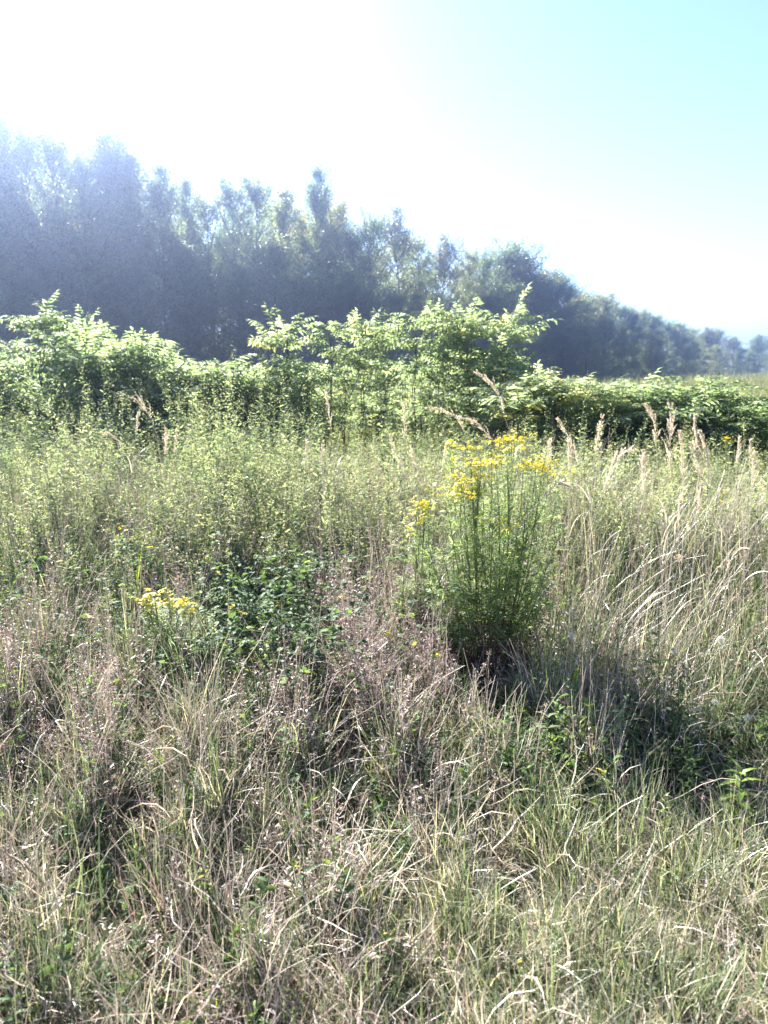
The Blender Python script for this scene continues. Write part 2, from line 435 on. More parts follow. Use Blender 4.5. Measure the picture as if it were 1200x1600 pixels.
# leafy herbs
def herbs(name, label, mat, n, y0, y1, dens, hmul, nleaf, L, Wd, stem_mat_tint, tint0, top_tuft=True, kmin=.15):
    mb = MB(); n = int(n * 1.22)
    x, y = sample(n, y0, y1, dens)
    h = top(x, y) * RNG.uniform(hmul[0], hmul[1], n) * (1 + .25 * pnoise(x, y, .3, 3))
    P = paths(root(x, y), RNG.uniform(0, 6.28, n), np.abs(RNG.normal(.06, .12, n)), np.abs(RNG.normal(.15, .2, n)), h, 7)
    tube(mb, P, np.linspace(.0026, .001, 7)[None] * RNG.uniform(.7, 1.3, n)[:, None], stem_mat_tint)
    t = kmin + (1 - kmin) * (np.arange(nleaf) + RNG.uniform(0, 1, (n, nleaf))) / nleaf
    idx = t * 6; i0 = np.clip(idx.astype(int), 0, 5); fr = np.clip(idx - i0, 0, 1)[..., None]; ar = np.arange(n)[:, None]
    c = (P[ar, i0] * (1 - fr) + P[ar, i0 + 1] * fr).reshape(-1, 3)
    a = (np.arange(nleaf)[None] * 2.4 + RNG.uniform(0, 6.28, (n, 1)) + RNG.normal(0, .3, (n, nleaf))).ravel()
    e = RNG.normal(.45, .3, n * nleaf)
    d = np.stack([np.cos(a) * np.cos(e), np.sin(a) * np.cos(e), np.sin(e)], 1)
    size = (np.sin(np.clip(t, 0, 1) * 2.6 + .35) * .75 + .3).ravel() * RNG.uniform(.6, 1.25, n * nleaf)
    up = np.tile((0, 0, 1.), (n * nleaf, 1)) + RNG.normal(0, .6, (n * nleaf, 3))
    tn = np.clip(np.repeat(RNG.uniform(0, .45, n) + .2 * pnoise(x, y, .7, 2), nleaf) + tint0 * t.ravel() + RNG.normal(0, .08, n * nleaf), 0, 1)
    leaves(mb, c, d, up, L * size, Wd * size, RNG.uniform(.0, .5, n * nleaf), tn)
    if top_tuft:
        K = 22
        cc = np.repeat(P[:, -1], K, 0) + RNG.normal(0, 1, (n * K, 3)) * (.02, .02, .035)
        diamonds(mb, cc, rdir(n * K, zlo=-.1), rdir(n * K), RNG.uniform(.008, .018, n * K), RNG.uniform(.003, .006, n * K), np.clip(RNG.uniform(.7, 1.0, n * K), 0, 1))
    tag(mb.build(name, mat), label, 'herbs', kind='stuff')

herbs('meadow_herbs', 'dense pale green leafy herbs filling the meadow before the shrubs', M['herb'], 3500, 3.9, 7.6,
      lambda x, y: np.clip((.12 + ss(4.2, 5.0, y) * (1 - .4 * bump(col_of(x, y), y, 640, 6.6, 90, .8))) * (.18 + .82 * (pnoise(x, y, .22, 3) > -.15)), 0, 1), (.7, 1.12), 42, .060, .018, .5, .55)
herbs('low_herbs', 'low leafy weeds in the grass of the foreground', M['bramble'], 3000, 1.2, 4.8,
      lambda x, y: np.clip((.1 + .7 * (pnoise(x, y, .3, 1) > .15) + .8 * bump(col_of(x, y), y, 1060, 2.75, 140, .3) + .6 * bump(col_of(x, y), y, 880, 2.7, 90, .3) + .9 * bump(col_of(x, y), y, 1160, 2.8, 80, .4)) * (1 - .6 * W_lowright(x, y)), 0, 1), (.4, 1.05), 20, .044, .018, .4, .5, False, .1)
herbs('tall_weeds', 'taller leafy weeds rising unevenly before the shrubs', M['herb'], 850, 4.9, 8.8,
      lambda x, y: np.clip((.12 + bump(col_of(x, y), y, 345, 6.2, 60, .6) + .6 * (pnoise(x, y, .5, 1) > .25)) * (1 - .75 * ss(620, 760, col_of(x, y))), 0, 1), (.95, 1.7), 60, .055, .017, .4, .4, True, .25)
herbs('dead_weeds', 'tangled purple brown dead weeds forming a mound in the middle of the meadow', M['mauve'], 950, 2.7, 4.7,
      lambda x, y: np.clip(bump(col_of(x, y), y, 580, 3.5, 170, .8) + .7 * bump(col_of(x, y), y, 380, 4.2, 120, .35) + .4 * bump(col_of(x, y), y, 60, 3.1, 110, .6), 0, 1) * (1 - .8 * W_hollow(x, y)), (.5, 1.15), 30, .026, .007, .25, .4, False, .15)
herbs('withered_herbs', 'withered brown leafy weeds between the grasses', M['thatch'], 2400, 1.3, 5.2,
      lambda x, y: np.clip((.28 + .5 * bump(col_of(x, y), y, 610, 3.6, 130, .9) + .5 * bump(col_of(x, y), y, 930, 3.2, 130, .6) + .3 * (pnoise(x, y, .3, 2) > .2)) * (1 - .9 * W_hollow(x, y)), 0, 1), (.4, .95), 24, .030, .010, .3, .3, False, .1)

# bramble
mb = MB()
n = 270
x, y = sample(n, 3.0, 5.0, lambda x, y: W_bramble(x, y))
az = RNG.uniform(0, 6.28, n)
P = paths(root(x, y), az, RNG.uniform(.1, .6, n), RNG.uniform(.8, 1.8, n), RNG.uniform(.4, .95, n), 8)
tube(mb, P, .0020, .35)
K = 13
t = np.clip((np.arange(K) + RNG.uniform(0, 1, (n, K))) / K, .1, 1)
idx = t * 7; i0 = np.clip(idx.astype(int), 0, 6); fr = (idx - i0)[..., None]; ar = np.arange(n)[:, None]
c = (P[ar, i0] * (1 - fr) + P[ar, i0 + 1] * fr).reshape(-1, 3)
a0 = RNG.uniform(0, 6.28, n * K); tn = np.clip(RNG.beta(1.5, 2.2, n * K) + .5 * (RNG.uniform(0, 1, n * K) < .025), 0, 1)
for off in (-.95, 0, .95):
    a = a0 + off; e = RNG.normal(.2, .3, n * K)
    d = np.stack([np.cos(a) * np.cos(e), np.sin(a) * np.cos(e), np.sin(e)], 1)
    st = np.stack([np.cos(a0), np.sin(a0), .3 * np.ones_like(a0)], 1) * .03
    up = np.tile((0, 0, 1.), (n * K, 1)) + RNG.normal(0, .4, (n * K, 3))
    sz = RNG.uniform(.6, 1.2, n * K)
    leaves(mb, c + st, d, up, .034 * sz, .023 * sz, .25, tn, (.1, .5, .40))
tag(mb.build('bramble_undergrowth', M['bramble']), 'low tangle of dark green bramble leaves left of centre', 'brambles', kind='stuff')

# dark undergrowth before the shrubs, and the far meadow
mb = MB()
n = 14000
y = RNG.uniform(7.2, 11.0, n); x = RNG.uniform(-1, 1, n) * (.55 * y + 1)
h = RNG.uniform(.1, 1.0, n) * (.75 + .3 * pnoise(x, y, 1.2, 3)) * (1 - .5 * bump(col_of(x, y), y, 620, 7.6, 150, 2))
p = root(x, y); p[:, 2] += h
a = RNG.uniform(0, 6.28, n); e = RNG.normal(.2, .4, n)
d = np.stack([np.cos(a) * np.cos(e), np.sin(a) * np.cos(e), np.sin(e)], 1)
sz = RNG.uniform(.6, 1.3, n)
leaves(mb, p, d, np.tile((0, 0, 1.), (n, 1)) + RNG.normal(0, .4, (n, 3)), .075 * sz, .05 * sz, .3, RNG.beta(1.5, 2.5, n), (.1, .5, .4))
n = 9000
y = RNG.uniform(7.0, 10.0, n); x = RNG.uniform(-1, 1, n) * (.55 * y + 1)
ribbon(mb, paths(root(x, y), RNG.uniform(0, 6.28, n), RNG.uniform(0, .3, n), RNG.uniform(0, .7, n), RNG.uniform(.4, 1.0, n), 5), .006, RNG.uniform(0, 3, n), RNG.uniform(.1, .8, n))
tag(mb.build('undergrowth', M['herb']), 'shaded leafy undergrowth at the foot of the shrubs', 'undergrowth', kind='stuff')

mb = MB()
n = 60000
y = np.exp(RNG.uniform(math.log(11), math.log(240), n)); x = RNG.uniform(-.65, .75, n) * y
keep = x > -40 + .0 * y
keep &= ~((x < (y - 76) * .5) & (y > 52))
x, y = x[keep], y[keep]; n = len(x)
hh = RNG.uniform(.5, 1.1, n)
ribbon(mb, paths(root(x, y), RNG.uniform(0, 6.28, n), RNG.uniform(0, .3, n), RNG.uniform(0, .8, n), hh, 4), .006 + .0009 * y, RNG.uniform(0, 3, n), RNG.uniform(.05, .6, n))
tag(mb.build('far_meadow_grass', M['meadow']), 'tall grass of the open meadow stretching back to the wood', 'grass', kind='stuff')

# ------------------------------------------------------------------ sumac shrubs
def sumac_proto(seed, nstem):
    rng = np.random.default_rng(seed); rd = random.Random(seed)
    stems, tips = [], []
    for s in range(nstem):
        mb = MB()
        az0 = s * 6.28 / nstem + rd.uniform(-.5, .5)
        def grow(p, az, lean, L, r, lvl):
            K = 5
            P = paths(p[None], az, lean, rd.uniform(-.25, .2), L, K)[0]
            P[1:-1] += rng.normal(0, .012, (K - 2, 3))
            tube(mb, P[None], np.linspace(r, r * .62, K)[None], .5, 5)
            e = P[-1]
            if lvl == 0:
                tips.append((e, norm(P[-1] - P[-3]))); return
            if lvl <= 2: tips.append((P[-2], norm(P[-1] - P[-3])))
            for b in range(2 if rd.random() < .88 else 3):
                grow(e, az + rd.uniform(-1.5, 1.5), min(max(lean + rd.uniform(-.35, .3), .03), .62), L * rd.uniform(.62, .85), r * .62, lvl - 1)
        grow(np.array([rd.uniform(-.12, .12), rd.uniform(-.12, .12), -.03]), az0, rd.uniform(.08, .40), rd.uniform(.35, .9), .016, 3 if s % 2 == 0 else 2)
        stems.append(mb)
    # fronds whorled round each tip
    T = np.array([t[0] for t in tips]); D = np.array([t[1] for t in tips])
    tips = [t_ for t_ in tips if rd.random() < .9]
    T = np.array([t[0] for t in tips]); D = np.array([t[1] for t in tips])
    nf = 6; N = len(T) * nf
    c = np.repeat(T, nf, 0) - np.repeat(D, nf, 0) * rng.uniform(0, .16, (N, 1))
    a = np.tile(np.arange(nf) * 2.4, len(T)) + np.repeat(rng.uniform(0, 6.28, len(T)), nf)
    e = rng.normal(.45, .45, N)
    L = rng.uniform(.26, .48, N)
    K = 9
    P = paths(c, a, math.pi / 2 - e, rng.normal(.9, .45, N), L, K)
    fo = MB()
    tube(fo, P, np.linspace(.0035, .001, K)[None], .35)
    Tn = tangents(P)
    npair = 8
    base_t = np.repeat(np.clip(rng.normal(.5, .16, len(T)), 0, .95), nf)
    for k in range(npair):
        t = (.14 + .86 * (k + .5) / npair) * (K - 1); i = int(t); f = t - i
        pc = P[:, i] * (1 - f) + P[:, min(i + 1, K - 1)] * f; tg = Tn[:, i]
        side = norm(np.cross(tg, np.tile((0, 0, 1.), (N, 1)))); nn = np.cross(side, tg)
        ll = .088 * math.sin(.5 + 2.3 * (k + .5) / npair) + .018
        for sg in (-1, 1):
            d = norm(side * sg * .86 + tg * .5 - nn * rng.uniform(-.1, .8, (N, 1)))
            leaves(fo, pc, d, nn + rng.normal(0, .4, (N, 3)), ll * rng.uniform(.85, 1.15, N), .024, rng.uniform(.05, .45, N), base_t + rng.normal(0, .07, N))
    leaves(fo, P[:, -1], Tn[:, -1], np.tile((0, 0, 1.), (N, 1)), .07, .024, .2, base_t)
    zmax = np.concatenate(fo.v)[:, 2].max()
    print('sumac', seed, len(tips), N * npair * 2)
    return ([m.mesh('stem', M['twig']) for m in stems], fo.mesh('foliage', M['sumac']), zmax)

SUMAC = [sumac_proto(100 + i, n) for i, n in enumerate((4, 5, 3, 6, 4, 5, 3, 4, 5))]
def sumac(pr, x, y, h, label, group=None, rz=None, wide=1.0):
    stems, fol, zm = SUMAC[pr % len(SUMAC)]
    t = thing('sumac_shrub', label, 'shrub', (x, y, float(gz(np.array(x), np.array(y)))), random.uniform(0, 6.28) if rz is None else rz, group)
    s = h / zm
    t.scale = (s * wide, s * wide, s)
    for me in stems:
        o = bpy.data.objects.new('stem', me); COL.objects.link(o); o.parent = t
    o = bpy.data.objects.new('foliage', fol); COL.objects.link(o); o.parent = t
    return t

G_S = 'sumac shrubs behind the meadow'
FRONT = [  # column, row of its top, metres ahead, proto, label
    (20, 458, 9.4, 7, 'tall pale green sumac cut by the left edge of the view'),
    (105, 482, 10.8, 7, 'rounded sumac second from the left edge, a little lower than its tall neighbour'),
    (180, 500, 9.6, 1, 'sumac with a pointed top, third from the left edge'),
    (245, 518, 11.0, 4, 'low rounded sumac before the darkest part of the wood'),
    (310, 532, 9.8, 5, 'low sumac halfway between the left edge and the big central sumac'),
    (375, 545, 10.6, 2, 'lowest sumac of the left hand row, under the dark gap in the wood'),
    (420, 548, 10.0, 0, 'low sumac touching the left foot of the big central clump'),
    (468, 460, 9.6, 2, 'tall sumac with a raised leafy tip at the left of the central clump'),
    (530, 474, 9.6, 6, 'sumac with several bare stems showing, left of middle in the central clump'),
    (600, 478, 11.2, 2, 'sumac filling the dip in the middle of the central clump'),
    (655, 462, 9.7, 6, 'open bare stemmed sumac right of the dip in the central clump'),
    (712, 446, 10.2, 2, 'tallest sumac of all, peak of the central clump'),
    (765, 484, 9.3, 6, 'sumac sloping down on the right of the tallest one'),
    (815, 528, 9.6, 2, 'sumac with a tip sticking out at the right end of the central clump'),
    (872, 562, 8.6, 4, 'small sumac with one upright leafy shoot, right of the central clump'),
    (930, 582, 8.4, 3, 'low spreading sumac right of the small upright one'),
    (985, 568, 8.9, 5, 'rounded sumac with the highest top in the right hand row'),
    (1050, 580, 8.5, 1, 'low dark sumac right of the rounded one in the right hand row'),
    (1120, 584, 8.7, 0, 'low sumac second from the right edge'),
    (1190, 588, 8.4, 4, 'low sumac cut by the right edge of the view'),
]
for (px, py, Y, pr, lab) in FRONT:
    p = at(px, py, Y)
    sumac(pr, p[0], Y, float(p[2]), lab, G_S, wide=1.0 if 440 < px < 850 else 1.15 if px < 850 else 1.45)
rs = random.Random(5)
for i in range(16):                       # low skirt shrubs at the foot of the row
    Y = rs.uniform(8.3, 9.2); px = 30 + i * 76 + rs.uniform(-20, 20)
    if 500 < px < 680: continue
    p = at(px, 650, Y)
    sumac(rs.randrange(9), p[0], Y, rs.uniform(.95, 1.25), 'knee to waist high young sumac at the foot of the shrub row', 'young sumacs at the foot of the row')
for i in range(24):                       # filling between the front shrubs
    px = 10 + i * 51 + rs.uniform(-18, 18); Y = rs.uniform(9.8, 12.0)
    if 470 < px < 820: continue
    lim = float(np.interp(px, [0, 130, 300, 420, 470, 600, 700, 800, 870, 1000, 1200], [500, 530, 560, 570, 530, 545, 520, 570, 600, 600, 612]))
    p = at(px, lim + rs.uniform(-12, 36), Y)
    sumac(rs.randrange(9), p[0], Y, float(p[2]), 'lower sumac filling a gap between the taller shrubs of the row', 'lower sumacs filling the row', wide=1.25)
for i in range(64):                       # the thicket behind
    Y = 13.0 + 27 * (i / 64) ** 1.3 + rs.uniform(-.5, .5)
    xx = rs.uniform(-.6, .62) * Y
    left = xx / Y < .12
    h = rs.uniform(1.3, 1.65) if left else rs.uniform(1.0, 1.4)
    sumac(rs.randrange(9), xx, Y, h, 'sumac in the thicket behind the front row, only its top leaves showing', 'sumacs in the thicket behind', wide=1.5)

# ------------------------------------------------------------------ trees
def tree_proto(seed, H, rmax, kind, mat, nl=84, bottom=.05):
    rng = np.random.default_rng(seed)
    tk, cr = MB(), MB()
    K = 9
    tz = np.linspace(0, H * .97, K)
    tp = np.stack([np.cumsum(rng.normal(0, .10, K)), np.cumsum(rng.normal(0, .10, K)), tz], 1); tp[0, :2] = 0; tp[0, 2] = -.2
    tube(tk, tp[None], np.linspace(.17, .02, K)[None], .5, 7)
    u = np.sort(np.clip(bottom + (1 - bottom) * rng.uniform(0, 1, nl), 0, .985))
    if kind == 'column': prof = np.interp(u, [0, .1, .35, .7, .9, 1], [.8, .95, 1, .88, .62, .34])
    elif kind == 'oval': prof = np.interp(u, [0, .15, .45, .75, .92, 1], [.75, .95, 1, .92, .72, .42])
    else: prof = np.interp(u, [0, .2, .55, .8, .95, 1], [.7, .95, 1, .98, .8, .5])
    Ll = rmax * prof * rng.uniform(.55, 1.25, nl)
    az = np.arange(nl) * 2.4 + rng.normal(0, .4, nl)
    el = np.interp(u, [0, 1], [.25, 1.0]) + rng.normal(0, .15, nl)
    root_ = np.stack([np.interp(u * H, tz, tp[:, 0]), np.interp(u * H, tz, tp[:, 1]), u * H - Ll * .35], 1)
    root_[:, 2] = np.maximum(root_[:, 2], .3)
    P = paths(root_, az, math.pi / 2 - el, rng.normal(-.25, .2, nl), Ll * 1.1, 6)
    tube(tk, P, np.linspace(.05, .012, 6)[None] * np.sqrt(Ll / rmax)[:, None], .5, 4)
    # twigs
    ntw = 12
    t = rng.uniform(.25, 1, (nl, ntw)); idx = t * 5; i0 = np.clip(idx.astype(int), 0, 4); fr = (idx - i0)[..., None]; ar = np.arange(nl)[:, None]
    c = (P[ar, i0] * (1 - fr) + P[ar, i0 + 1] * fr).reshape(-1, 3)
    n2 = len(c)
    tl = rng.uniform(.35, 1.0, n2) * np.repeat(.45 + .55 * Ll / rmax, ntw)
    P2 = paths(c, rng.uniform(0, 6.28, n2), rng.uniform(.15, 1.5, n2), rng.normal(.3, .5, n2), tl, 4)
    tube(tk, P2, np.linspace(.012, .005, 4)[None], .5, 3)
    nlv = 21
    t = rng.uniform(.1, 1.05, (n2, nlv)); idx = t * 3; i0 = np.clip(idx.astype(int), 0, 2); fr = (idx - i0)[..., None]; ar = np.arange(n2)[:, None]
    c = (P2[ar, i0] * (1 - fr) + P2[ar, i0 + 1] * fr).reshape(-1, 3) + rng.normal(0, .24, (n2 * nlv, 3))
    N = len(c)
    tn = np.clip(np.repeat(rng.normal(.45, .17, n2), nlv) + rng.normal(0, .08, N), 0, .93)
    sz = rng.uniform(.7, 1.3, N)
    diamonds(cr, c, norm(rdir(N, rng) + (0, 0, -.35)), rdir(N, rng),   .14 * sz, .095 * sz, tn)
    return tk.mesh('trunk', M['bark']), cr.mesh('crown', mat), H

TREES = [
    tree_proto(1, 17, 3.1, 'column', M['tree']), tree_proto(2, 17, 2.7, 'column', M['tree']),
    tree_proto(3, 16, 3.7, 'oval', M['tree']), tree_proto(4, 16, 3.5, 'oval', M['tree']),
    tree_proto(5, 15, 4.2, 'broad', M['tree']), tree_proto(6, 15, 3.8, 'broad', M['tree_dry'], 74),
    tree_proto(7, 18, 1.7, 'column', M['tree'], 70, .15),
]
def tree(pr, x, y, h, label, group, wide=1.0):
    tk, cr, H = TREES[pr]
    t = thing('deciduous_tree', label, 'tree', (x, y, 0), random.uniform(0, 6.28), group)
    s = h / H; t.scale = (s * wide, s * wide, s)
    for nm, me in (('trunk', tk), ('crown', cr)):
        o = bpy.data.objects.new(nm, me); COL.objects.link(o); o.parent = t
    return t

EDGE = [(-34, 44), (-28, 50), (-17, 58), (-6, 67), (4, 78), (14, 88), (24, 100), (34, 114), (45, 130), (60, 152), (78, 180), (100, 220)]
SKY = [(-60, 165), (0, 185), (30, 215), (75, 222), (120, 255), (165, 212), (200, 245), (245, 262), (290, 285), (325, 318), (365, 295), (405, 290), (440, 298), (468, 345),
       (492, 266), (520, 330), (555, 372), (580, 352), (625, 352), (660, 380), (690, 388), (730, 398), (755, 408), (790, 395), (825, 425), (870, 440), (905, 470), (945, 466),
       (985, 485), (1020, 496), (1060, 508), (1085, 516), (1120, 520), (1150, 532), (1185, 526), (1230, 524)]
ORD = 'first second third fourth fifth sixth seventh eighth ninth tenth eleventh twelfth thirteenth fourteenth fifteenth sixteenth seventeenth eighteenth nineteenth twentieth'.split()
ordw = ORD + ['twenty-' + o for o in ORD[:9]] + ['thirtieth'] + ['thirty-' + o for o in ORD[:9]] + ['fortieth'] + ['forty-' + o for o in ORD[:9]]
def edge_depth(px):
    """metres ahead at which a photograph column meets the wood's edge"""
    cols = [600 + F * e[0] / (e[1] * .983 + .3) for e in EDGE]
    return float(np.interp(px, cols, [e[1] for e in EDGE]))
G_T = 'trees along the front of the wood'
rt = random.Random(11)
names_k = {0: 'slender upright', 1: 'upright', 2: 'oval crowned', 3: 'oval crowned', 4: 'round crowned', 5: 'thin yellowish', 6: 'narrow spire-like'}
count = 0
for (px, py) in SKY:
    Y = edge_depth(px)
    Y *= rt.uniform(.98, 1.05)
    p = at(px, py, Y)
    if px == 492: pr = 0
    elif px < 480: pr = rt.choice([0, 1, 0, 1, 3])
    elif px in (625, 690, 825, 1150): pr = 5
    else: pr = rt.choice([2, 3, 4, 2])
    if px < 0: lab, grp = 'tree in the crowded rank behind the front trees of the wood', 'trees behind the front of the wood'
    elif px == 492: lab, grp = 'narrow tree rising alone well above its neighbours, spire of the wood', G_T
    elif px > 1200: continue
    else:
        lab, grp = '%s tree in the front of the wood, %s from the left' % (names_k[pr], ordw[count]), G_T
    if px >= 0: count += 1
    tree(pr, p[0], Y, float(p[2]), lab, grp, wide=.85 if px == 492 else 1.0 if Y < 90 else 1.15 + min(.7, (Y - 90) / 150))
G_B = 'trees behind the front of the wood'
for i in range(30):
    px = 800 + i * 14 + rt.uniform(-6, 6)
    Y = edge_depth(px) * rt.uniform(1.02, 1.1)
    sky = float(np.interp(px, [s[0] for s in SKY], [s[1] for s in SKY]))
    p = at(px, sky + rt.uniform(0, 16), Y)
    tree(rt.choice([2, 3, 4, 5]), p[0], Y, float(p[2]), 'tree in the crowded rank behind the front trees of the wood', G_B, wide=rt.uniform(1.2, 1.9))
for i in range(23):
    px = -80 + i * 960 / 23 + rt.uniform(-10, 10)
    Y = edge_depth(px) * (1.0 + rt.uniform(.08, .2))
    sky = float(np.interp(px, [s[0] for s in SKY], [s[1] for s in SKY]))
    p = at(px, sky + rt.uniform(18, 60) * (70 / Y) ** .8, Y)
    tree(rt.choice([0, 1, 2, 3, 4]), p[0], Y, float(p[2]), 'tree in the crowded rank behind the front trees of the wood', G_B, wide=1.1 + min(.7, Y / 300))
for i in range(46):                        # lower trees of the wood's skirt
    px = -40 + i * 1270 / 46 + rt.uniform(-10, 10)
    Y = edge_depth(px) * rt.uniform(.93, .98)
    if px < 420 and i % 3: continue
    sky = float(np.interp(px, [s[0] for s in SKY], [s[1] for s in SKY]))
    hz = 574.0
    p = at(px, hz - (hz - sky) * rt.uniform(.4, .7), Y)
    tree(rt.choice([2, 3, 4, 4, 1]), p[0], Y, float(p[2]), 'low bushy tree in the skirt of the wood, beneath the front crowns', 'low trees in the skirt of the wood', wide=1.9)

# ------------------------------------------------------------------ ragwort
def flower_heads(mb, md, C, Nn, Rr, npet=12):
    N = len(C)
    ref = np.tile((.3, .9, .1), (N, 1)); s = norm(np.cross(Nn, ref)); f = np.cross(Nn, s)
    for k in range(npet):
        a = k * 6.2832 / npet + RNG.normal(0, .08, N)
        d = s * np.cos(a)[:, None] + f * np.sin(a)[:, None] + Nn * RNG.normal(.12, .15, N)[:, None]
        diamonds(mb, C + norm(d) * Rr[:, None] * .25, norm(d), Nn, Rr * .8, Rr * .36, RNG.uniform(0, 1, N))
    rings = [(0, .42), (.16, .34), (.26, .0)]
    V, K = [], 7
    for (hh, rr) in rings:
        for j in range(K):
            a = j * 6.2832 / K
            V.append(C + (s * math.cos(a) + f * math.sin(a)) * (Rr * max(rr, .02))[:, None] + Nn * (Rr * hh)[:, None])
    V = np.stack(V, 1)
    q = [(r * K + j, r * K + (j + 1) % K, (r + 1) * K + (j + 1) % K, (r + 1) * K + j) for r in range(2) for j in range(K)]
    md.add(V, (np.array(q)[None] + (np.arange(N) * 3 * K)[:, None, None]).reshape(-1, 4), None, np.repeat(RNG.uniform(0, 1, N), 3 * K))

def ragwort(label, bx, by, targets, nheads, dead=True, leafy=90, spread=.05, low=.42):
    """bx, by: foot on the ground; targets: points (world) where a flower cluster stands"""
    base = np.array([bx, by, float(gz(np.array(bx), np.array(by)))])
    t = thing('ragwort', label, 'wildflower', tuple(base), 0, 'yellow flowering ragworts')
    fo = MB()
    for (tp, flowers) in targets:
        tp = np.asarray(tp, float) - base
        r0 = np.array([RNG.normal(0, .05) + tp[0] * .10, RNG.normal(0, .05), 0])
        mid = r0 * .5 + tp * .5 + np.array([RNG.normal(0, .04) + tp[0] * .30, RNG.normal(0, .03) - tp[1] * .1, .06])
        tt = np.linspace(0, 1, 9)[:, None]
        P = (1 - tt) ** 2 * r0 + 2 * tt * (1 - tt) * mid + tt ** 2 * tp
        sm = MB()
        tube(sm, P[None], np.linspace(.0042, .0016, 9)[None], .5, 5)
        # branching corymb
        nb = 7 if flowers else 4
        ends = []
        br = MB()
        for b in range(nb):
            i = RNG.integers(5, 9) if b else 8
            s0 = P[i]
            e0 = tp + np.array([RNG.normal(0, spread), RNG.normal(0, spread), RNG.normal(0, (.35 if dead else .9) * spread)])
            m0 = s0 * .5 + e0 * .5 + np.array([0, 0, -.01])
            q = np.stack([s0, m0, e0]); tube(br if flowers else sm, q[None], np.array([[.0016, .0013, .001]]), .5, 3)
            ends.append(e0)
        so = sm.build('stem', M['greenstem'], t)
        # leaves along stem: finely cut
        nl = leafy
        ti = RNG.uniform(low if dead else .08, .98, nl); ii = np.clip((ti * 8).astype(int), 0, 7); fr = (ti * 8 - ii)[:, None]
        c = P[ii] * (1 - fr) + P[ii + 1] * fr
        a = RNG.uniform(0, 6.28, nl); e = RNG.normal(.55, .3, nl)
        d = np.stack([np.cos(a) * np.cos(e), np.sin(a) * np.cos(e), np.sin(e)], 1)
        L = RNG.uniform(.04, .105, nl) * np.interp(ti, [.3, .6, 1], [1.1, 1, .6])
        leaves(fo, c, d, np.tile((0, 0, 1.), (nl, 1)) + RNG.normal(0, .4, (nl, 3)), L, L * .10, .3, RNG.uniform(0, 1, nl))
        for k in range(5):      # lobes
            lc = c + d * (L * (.25 + .15 * k))[:, None]
            for sg in (-1, 1):
                sd = norm(np.cross(d, np.tile((0, 0, 1.), (nl, 1)))) * sg
                leaves(fo, lc, norm(sd + d * .8 + RNG.normal(0, .25, (nl, 3))), np.tile((0, 0, 1.), (nl, 1)), L * .30, L * .06, .2, RNG.uniform(0, 1, nl))
        if flowers:
            H, D2 = br, MB()
            C, Nn = [], []
            for e0 in ends:
                for k in range(nheads):
                    hp = e0 + np.array([RNG.normal(0, .018), RNG.normal(0, .018), RNG.uniform(-.012, .012)])
                    C.append(hp); v = np.array([RNG.normal(0, .45), RNG.normal(-.15, .45), 1]); Nn.append(v / np.linalg.norm(v))
                    q = np.stack([e0 - (0, 0, .022), (e0 + hp) / 2 - (0, 0, .014), hp]); tube(H, q[None], .0006, .1, 3)
            C, Nn = np.array(C), np.array(Nn)
            Rr = RNG.uniform(.008, .012, len(C)) * (1.0 if dead else 1.25)
            n_green = sum(len(q_) for q_ in H.q)
            flower_heads(H, D2, C, Nn, Rr)
            n_pet = sum(len(q_) for q_ in H.q)
            H.add(np.concatenate(D2.v), np.concatenate(D2.q), None, np.concatenate(D2.tint))
            ho = H.build('flower_cluster', M['yellow'], so)
            ho.data.materials.append(M['greenstem']); ho.data.materials.append(M['disc'])
            mi = np.zeros(len(ho.data.polygons), np.int32); mi[:n_green] = 1; mi[n_pet:] = 2
            ho.data.polygons.foreach_set('material_index', mi)
    fo.build('foliage', M['ragleaf'], t)
    if dead:
        dm = MB(); n = 420
        a = RNG.uniform(0, 6.28, n)
        P = paths(np.stack([RNG.normal(0, .10, n), RNG.normal(0, .06, n), np.zeros(n)], 1), a, RNG.uniform(0, .35, n), RNG.normal(.2, .3, n), RNG.uniform(.15, .48, n), 5)
        tube(dm, P, np.linspace(.0016, .0008, 5)[None], .5, 3)
        n = 900
        c = np.stack([RNG.normal(0, .11, n), RNG.normal(0, .07, n), RNG.uniform(.02, .42, n)], 1)
        leaves(dm, c, rdir(n, zlo=-.9, zhi=.1), rdir(n), .04, .008, .5, .5)
        dm.build('withered_base', M['redstem'], t)
    return t

Yr = 3.55
tg = [(at(px, py, Yr + dy), True) for px, py, dy in [(795, 690, .1), (805, 684, .12), (735, 722, 0), (752, 728, -.05), (768, 720, .05), (722, 748, -.1), (742, 745, 0), (818, 722, .1), (838, 730, .05),
      (856, 734, .1), (724, 775, -.1), (738, 768, -.05), (716, 762, .05), (702, 696, .15), (760, 698, .1), (775, 722, .1), (848, 726, 0), (770, 817, -.15), (790, 700, 0)]]
tg += [(at(px, py, Yr + dy), False) for px, py, dy in [(700, 800, -.1), (820, 770, 0), (850, 790, -.05), (690, 860, -.15), (780, 790, -.2), (835, 850, -.15), (745, 830, -.2), (870, 770, .1), (715, 900, -.2), (800, 880, -.25), (672, 905, -.1), (855, 880, -.1), (690, 940, -.2), (840, 920, -.2), (880, 820, 0), (668, 850, 0), (770, 870, -.3), (750, 760, .15), (830, 800, .1), (790, 760, .2)]]
ragwort('big bushy ragwort topped with bright yellow flower clusters, dark withered base', 0.50, 3.60, tg, 4, leafy=56, low=.34, spread=.042)
tg = [(at(px, py, 3.75), True) for px, py in [(660, 795), (668, 785), (655, 803), (650, 822), (664, 800)]] + [(at(px, py, 3.75), False) for px, py in [(640, 830), (678, 820)]]
ragwort('small ragwort with a few yellow flowers left of the big bushy one', 0.20, 3.78, tg, 2, dead=False, leafy=50, spread=.03)
